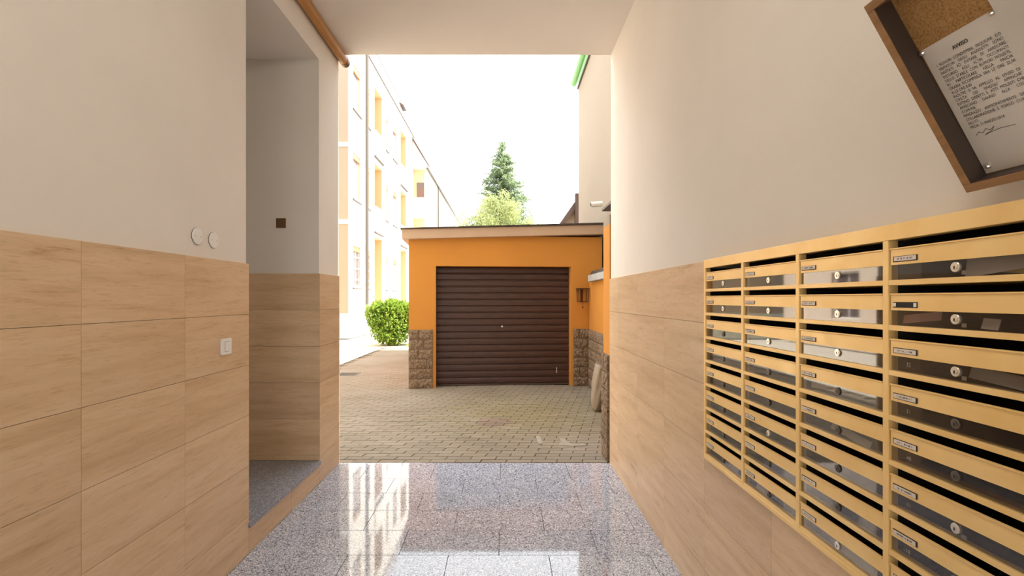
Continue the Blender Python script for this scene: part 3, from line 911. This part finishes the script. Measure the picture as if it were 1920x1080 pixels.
def scribble():
    m = mat('name_card', (0.8, 0.74, 0.68), 0.5); n = N(m)
    p = n.pos((1, 1, 1), 0, 'Object')
    sep = n.new('ShaderNodeSeparateXYZ'); n.l(p, sep.inputs[0])
    oi = n.new('ShaderNodeObjectInfo')
    nz = n.noise(n.pos((1, 1, 0.2), 50, 'Object'), 420, 2, 0.8)
    a = n.new('ShaderNodeMath', operation='GREATER_THAN'); a.inputs[1].default_value = 0.5; n.l(nz, a.inputs[0])
    def win(sock, h, off=0.0):
        s_ = n.new('ShaderNodeMath', operation='ABSOLUTE'); 
        ad = n.new('ShaderNodeMath', operation='ADD'); ad.inputs[1].default_value = off; n.l(sock, ad.inputs[0]); n.l(ad.outputs[0], s_.inputs[0])
        l_ = n.new('ShaderNodeMath', operation='LESS_THAN'); l_.inputs[1].default_value = h; n.l(s_.outputs[0], l_.inputs[0]); return l_.outputs[0]
    m1 = n.new('ShaderNodeMath', operation='MULTIPLY'); n.l(a.outputs[0], m1.inputs[0]); n.l(win(sep.outputs['Z'], 0.0020), m1.inputs[1])
    m2 = n.new('ShaderNodeMath', operation='MULTIPLY'); n.l(m1.outputs[0], m2.inputs[0]); n.l(win(sep.outputs['Y'], 0.022), m2.inputs[1])
    n.color(n.mix(m2.outputs[0], n.ramp(oi.outputs['Random'], [(0, (0.80, 0.72, 0.66)), (1, (0.72, 0.66, 0.56))]), (0.06, 0.05, 0.05)))
    return m
M['card'] = scribble()
card_m = MB().box(-0.0012, 0.0, -0.032, 0.032, -0.0052, 0.0052).mesh('name_card', M['card'])
holder_m = MB().box(-0.0006, 0.0004, -0.0355, 0.0345, -0.0068, 0.0066).mesh('card_slot', M['black'])
lock_m = MB().tube([(0.006, 0, 0), (0.0, 0, 0)], 0.0108, 18).mesh('lock', M['chrome'], bevel=0.0008, segs=1)
cyl_m = MB().tube([(0.0, 0, 0), (-0.0012, 0, 0)], 0.0062, 14).mesh('cylinder', M['chrome'])
lock_d = lock_m.copy(); lock_d.materials[0] = M['shaded_chrome']
cyl_d = cyl_m.copy(); cyl_d.materials[0] = M['shaded_chrome']
key_m = MB().box(-0.0018, -0.0011, -0.0012, 0.0012, -0.0045, 0.0022).mesh('keyhole', M['black'])
lug_m = MB().box(0.0068, 0.0078, -0.0062, 0.0042, -0.0045, 0.004).mesh('lock_tab', M['chrome'])
faint = {(3, 3), (0, 4), (0, 5), (0, 6), (3, 4), (2, 5), (2, 6)}
rl = random.Random(5)
for ci in range(4):
    yc = (DVC[ci] + DVC[ci + 1]) / 2 - OY
    for k in range(8):
        zt = Z0S - k * PITCH - OZ
        fo = link('flap', flap_m, bank, (0, yc, zt))
        if not (ci == 3 and k == 1):
            link('card_slot', holder_m, fo, (-0.0012, W/2 - 0.047, -0.047))
            link('name_card', card_m, fo, (-0.0014, W/2 - 0.047 + rl.uniform(-.001, .001), -0.047 + rl.uniform(-.0008, .0008)))
        else:
            link('card_slot', holder_m, fo, (-0.0012, W/2 - 0.047, -0.047))
            nm = MB().box(-0.0014, 0, -0.0335, -0.026, -0.0045, 0.0045).box(-0.0014, 0, 0.026, 0.0335, -0.0045, 0.0045).build('torn_card', M['white'], fo)
            nm.location = (-0.0012, W/2 - 0.047, -0.047)
        link('shelf', shelf_m, bank, (0, yc, zt))
        link('liner', liner_m, bank, (0, yc, zt))
        po = link('window_pane', pane_m, bank, (0, yc, zt))
        zl = -(0.0605 + PITCH - 0.0128) / 2
        br = (ci, k) in {(3, 0), (3, 1), (3, 2), (3, 5), (2, 0), (2, 1), (2, 2), (1, 0), (1, 1), (1, 2), (1, 5), (2, 7), (0, 0), (0, 1)}
        lo = link('lock', lock_m if br else lock_d, po, (0, 0, zl + 0.003))
        link('cylinder', cyl_m if br else cyl_d, po, (0, 0, zl + 0.003))
        link('keyhole', key_m, po, (0, 0, zl + 0.003))
        if br and ci == 3: link('lock_tab', lug_m, po, (0, -0.0125, zl - 0.009))
        num = {(3, 2): '32', (3, 3): '31', (3, 4): '40', (3, 5): '41', (3, 6): '18'}.get((ci, k))
        if num:
            M.setdefault('num', mat('engraved_number', (0.34, 0.32, 0.31), 0.6))
            text_mesh([(num, 0, 0, None, 0.014, 1.0)], 0.014, 'number', M['num'], po, (Vector((0.0036, W/2 - 0.046, zl - 0.004)), Vector((0, -1, 0)), Vector((0, 0, 1)), Vector((-1, 0, 0))))
# mail lying behind the panes and sticking out of the slots
def envelope(ci, k, dy, w, tilt, color, label, h=0.1, zoff=0.0, back=0.014, group='letters in the mailboxes'):
    key = 'paper_%02d%02d%02d' % tuple(int(c * 99) for c in color)
    if key not in M: M[key] = mat(key, color, 0.6)
    yc = (DVC[ci] + DVC[ci + 1]) / 2 + dy
    zf = Z0S - (k + 1) * PITCH + 0.016
    e = MB().box(-0.0008, 0.0008, -w / 2, w / 2, 0, h)
    e.prism([(-0.0012, -w / 2, h), (-0.0012, 0, h * .55), (-0.0012, w / 2, h)], (0.0004, 0, 0))
    o = e.build('envelope', M[key])
    o.location = (XF + back, yc, zf + zoff); o.rotation_euler = (R(tilt), R(14), 0)
    tag(o, label, 'envelope', group)
WP = (0.85, 0.82, 0.78)
envelope(3, 0, -0.09, 0.16, -7, (0.75, 0.72, 0.68), 'pale letter behind the top pane of the nearest mailbox column', 0.042, 0.004)
envelope(3, 0, -0.07, 0.11, 6, (0.75, 0.62, 0.15), 'yellow leaflet behind the top pane of the nearest mailbox column', 0.028, 0.004, 0.022)
envelope(3, 1, 0.10, 0.10, -7, (0.72, 0.45, 0.40), 'pinkish letter in the second box of the nearest mailbox column', 0.020, 0.008)
envelope(3, 1, -0.06, 0.035, 3, WP, 'small white card in the second box of the nearest mailbox column', 0.022, 0.0)
envelope(3, 2, -0.10, 0.17, 4, (0.55, 0.53, 0.50), 'grey newspaper in the third box of the nearest mailbox column', 0.026, 0.002)
envelope(1, 7, 0.06, 0.10, 2, WP, 'white letter in the lowest box of the second mailbox column', 0.026, 0.0)
envelope(1, 7, -0.03, 0.07, 0, (0.35, 0.42, 0.62), 'bluish letter in the lowest box of the second mailbox column', 0.024, 0.0, 0.022)
envelope(2, 3, 0.07, 0.14, -3, (0.7, 0.68, 0.66), 'pale letter in the fourth box of the third mailbox column', 0.018, 0.008)
envelope(2, 4, -0.03, 0.16, 5, (0.66, 0.62, 0.55), 'buff letter in the fifth box of the third mailbox column', 0.02, 0.002)
envelope(2, 7, -0.04, 0.18, 2, (0.6, 0.6, 0.58), 'grey letter in the lowest box of the third mailbox column', 0.022, 0.0)
envelope(0, 7, -0.05, 0.12, 0, (0.5, 0.48, 0.46), 'grey letter in the lowest box of the farthest mailbox column', 0.02, 0.0)

# ------------------------------------------------------------------ notice board leaning out from the right wall
BA = R(29)
bF = Vector((0.925, 0.9922, 1.7112))               # far bottom front corner
bU, bV = Vector((0, -1, 0)), Vector((-math.sin(BA), 0, math.cos(BA)))
bN = Vector((-math.cos(BA), 0, -math.sin(BA)))     # towards the reader
def bp(u, v, w): return bF + bU * u + bV * v + bN * w
board = thing('notice_board', 'wooden framed cork notice board leaning out above the mailboxes', 'notice board', bp(0.33, 0, -0.045))
bo = board.location.copy()
def bbox(mb, u0, u1, v0, v1, w0, w1):
    c = [bp(u, v, w) - bo for w in (w0, w1) for u, v in ((u0, v0), (u1, v0), (u1, v1), (u0, v1))]
    i = len(mb.v); mb.v += [tuple(q) for q in c]
    for q in ((0,3,2,1),(4,5,6,7),(0,1,5,4),(1,2,6,5),(2,3,7,6),(3,0,4,7)): mb.f.append(tuple(i + z for z in q))
    return mb
BW, BH, FW = 0.66, 0.425, 0.0165
bbox(MB(), 0, BW, 0, FW, -0.045, 0).build('bottom_frame', M['frame_wood'], board, bevel=0.001)
bbox(MB(), 0, BW, BH - FW, BH, -0.045, 0).build('top_frame', M['frame_wood'], board, bevel=0.001)
bbox(MB(), 0, FW, FW, BH - FW, -0.045, 0).build('side_frame', M['frame_wood'], board, bevel=0.001)
bbox(MB(), BW - FW, BW, FW, BH - FW, -0.045, 0).build('side_frame', M['frame_wood'], board, bevel=0.001)
bbox(MB(), FW, BW - FW, FW, BH - FW, -0.045, -0.037).build('cork_sheet', M['cork'], board)
M['liner_shade'] = mat('frame_side_shade', (0.055, 0.036, 0.026), 0.5)  # shade inside the frame, painted as dark sheets on its inner faces
bbox(MB(), FW, FW + 0.0015, FW, BH - FW, -0.037, -0.001).build('shade_lining', M['liner_shade'], board)
bbox(MB(), FW, BW - FW, FW, FW + 0.0015, -0.037, -0.001).build('shade_lining', M['liner_shade'], board)
bbox(MB(), 0.185, 0.205, 0.004, 0.012, 0, 0.004).build('latch', M['bronze'], board, bevel=0.001)
# struts that hold it off the wall at the top
for u in (0.08, 0.58):
    a = bp(u, BH - 0.02, -0.045) - bo; b = Vector((XR + PL, bp(u, 0, 0).y, (bp(u, BH - 0.02, -0.045)).z)) - bo
    MB().tube([a, b], 0.006, 8).build('strut', M['brown_metal'], board)

def sheet(name, label, u0, u1, v0, v1, rot, w, lines, pins):
    t = thing(name, label, 'notice', bp(u0, v0, w))
    c, s = math.cos(R(rot)), math.sin(R(rot))
    U = bU * c + bV * s; V = bV * c - bU * s
    mb = MB(); nx = 6
    wd, ht = u1 - u0, v1 - v0
    for side in (0.0, 0.0006):
        for j in range(2):
            for k in range(nx + 1):
                q = k / nx
                mb.v.append(tuple(U * (wd * q) + V * (ht * j) + bN * side))
    n1 = nx + 1
    for k in range(nx):
        mb.f.append((k, k + 1, n1 + k + 1, n1 + k)); b = 2 * n1
        mb.f.append((b + k, b + n1 + k, b + n1 + k + 1, b + k + 1))
    mb.f += [(0, n1, 3 * n1, 2 * n1), (nx, 2 * n1 + nx, 3 * n1 + nx, n1 + nx)]
    mb.build('paper', M['paper'], t)
    if lines: text_mesh(lines, 0, 'printed_text', M['ink'], t, (Vector((0, 0, 0)), U, V, bN), zoff=0.0011)
    for a, b in pins:
        p = U * a + V * b
        MB().tube([p + bN * 0.0006, p + bN * 0.004, p + bN * 0.007], [0.0045, 0.0045, 0.0028], 10).build('thumbtack', M['chrome'], t)
    return t
body = ["I SIGNORI CONDOMINI, INQUILINI, E/O", "VISITATORI DEGLI ANZIDETTI SONO", "INVITATI AD EVITARE DI ARRECARE", "DISTURBO AGLI ALTRI OCCUPANTI",
        "DELLO STABILE CON RUMORI MOLESTI,", "IN PARTICOLARE NELLA FASCIA", "ORARIA RICOMPRESA FRA LE ORE 22.00", ("ALLE ORE 8.00", 0),
        "INOLTRE SI FA APPELLO AL SENSO DI", "CIVILTA' DEI SINGOLI AFFINCHE'", "EVITINO DISPETTI E ATTI MOLESTI CHE", "ARRECANO DANNO ALLA COSA", ("COMUNE.", 0),
        "RINGRAZIO ANTICIPATAMENTE DELLA", "COLLABORAZIONE E PORGO CORDIALI", ("SALUTI.", 0), ("MEDA, 21 MARZO 2014", 0)]
lines = [("AVVISO", 0.056 + q * 0.0003, 0.2445, None, 0.0105, 0.85) for q in range(3)]
v = 0.229
for b in body:
    txt, wd = (b, 0.122) if isinstance(b, str) else (b[0], None)
    lines.append((txt, 0.0155, v, wd, 0.0080, 0.80)); v -= 0.00845
lines.append(("~ Amministratore ~", 0.02, v - 0.004, None, 0.0055, 0.6)) if False else None
lines = [l for l in lines if l]
nt = sheet('notice_sheet', 'white printed notice headed AVVISO pinned to the cork board', 0.0185, 0.169, 0.0195, 0.292, -0.7, -0.0362, lines,
           [(0.004, 0.267), (0.140, 0.268), (0.012, 0.014)])
# handwritten signature under the text
sg = MB()
c, s = math.cos(R(-0.7)), math.sin(R(-0.7)); U = bU * c + bV * s; V = bV * c - bU * s
def sgp(a, b): return tuple(U * a + V * b + bN * 0.0009)
pts = [(0.018, .078), (.026, .084), (.032, .079), (.041, .086), (.047, .080), (.056, .085), (.05, .079), (.034, .0745), (.062, .078), (.09, .0755)]
for a, b in zip(pts, pts[1:]):
    d = Vector((b[0] - a[0], b[1] - a[1])).normalized() * 0.00045; q = (-d.y, d.x)
    sg.poly([sgp(a[0] + q[0], a[1] + q[1]), sgp(a[0] - q[0], a[1] - q[1]), sgp(b[0] - q[0], b[1] - q[1]), sgp(b[0] + q[0], b[1] + q[1])])
raw(sg, 'signature', M['ink'], nt)
sheet('notice_sheet', 'second pale notice sheet beside the one headed AVVISO', 0.171, 0.33, 0.06, 0.335, 1.2, -0.0352, [], [(0.08, 0.262)])


# ------------------------------------------------------------------ wall fittings
def round_cover(name, label, y, z):
    t = thing(name, label, 'cover plate', (XL - PL, y, z))
    MB().tube([(0, 0, 0), (0.006, 0, 0), (0.008, 0, 0)], [0.041, 0.041, 0.037], 32).build('disc', M['white_matt'], t)
    for a in (-0.022, 0.022): MB().tube([(0.008, a, 0), (0.0088, a, 0)], 0.003, 8).build('screw', M['concrete'], t)
    MB().tube([(0, 0, 0), (0.002, 0, 0)], 0.0420, 32).build('painted_shadow_rim', M['black'], t)  # black rim painted as the thin shadow round the cover
round_cover('round_cover', 'white round blank cover on the left wall, farther from the recess', 2.44, 1.807)
round_cover('round_cover', 'white round blank cover on the left wall, nearer the recess', 2.578, 1.803)
sw = thing('light_switch', 'white plastic light switch on the left travertine tiles', 'light switch', (XL, 2.667, 1.243))
MB().box(0, 0.011, -0.047, 0.047, -0.043, 0.043).build('plate', M['white'], sw, bevel=0.003)
rk = MB().box(0.011, 0.0135, -0.019, 0.019, -0.026, 0.026).build('rocker', M['white'], sw, bevel=0.0015)
MB().box(0.0111, 0.0116, -0.0215, 0.0215, -0.0285, 0.0285).build('rocker_gap', M['concrete'], sw)
pq = thing('wall_plaque', 'small square bronze plaque high on the recess wall', 'plaque', (-1.82, NR1 + PL, 2.117))
MB().box(-0.039, 0.039, -0.009, 0, -0.039, 0.039).build('plate', M['bronze'], pq, bevel=0.002)
MB().tube([(0.004, -0.009, -0.004), (0.004, -0.0115, -0.004)], 0.010, 14).build('boss', M['bronze'], pq)
MB().box(-0.026, 0.022, -0.0098, -0.009, 0.016, 0.020).build('raised_line', M['bronze'], pq)
# brown pipe run in the ceiling corner
pp = thing('corner_pipe', 'varnished brown pipe running along the left ceiling corner', 'pipe', (-1.466, YE, 3.680))
MB().tube([(0, 0.05, 0), (0, -0.9, 0), (0, -4.5, 0), (0, YB - YE, 0)], 0.041, 20).build('pipe', M['copper_pipe'], pp, smooth=False)
MB().tube([(0, 0.062, 0), (0, 0.0, 0)], 0.0435, 20).build('end_cap', M['bronze'], pp)
MB().tube([(0, -1.0, 0), (0, -1.07, 0)], 0.0440, 20).build('sleeve', M['bronze'], pp)
MB().box(-0.044, -0.030, -6, 0.0, 0.024, 0.044).build('pipe_bracket', M['brown_metal'], pp)

# ------------------------------------------------------------------ unseen ceiling lamp, suggested by overhead highlights, added to brighten the passage
lamp = thing('unseen_lamp', 'unseen round frosted ceiling lamp above the viewer, added to light the passage', 'lamp', (-0.25, 0.7, ZC))
M['lamp_glow'] = bpy.data.materials.new('lamp_glass'); M['lamp_glow'].use_nodes = True
_n = N(M['lamp_glow']); _n.b.inputs['Emission Color'].default_value = (1.0, 0.93, 0.82, 1); _n.b.inputs['Emission Strength'].default_value = 33.0
MB().tube([(0, 0, 0), (0, 0, -0.03)], 0.17, 28).build('base', M['white_matt'], lamp)
prof = [(-0.03, .15), (-0.06, .16), (-0.10, .145), (-0.125, .10), (-0.135, .02)]
MB().tube([(0, 0, z) for z, r in prof], [r for z, r in prof], 28).build('shade', M['lamp_glow'], lamp, smooth=True)
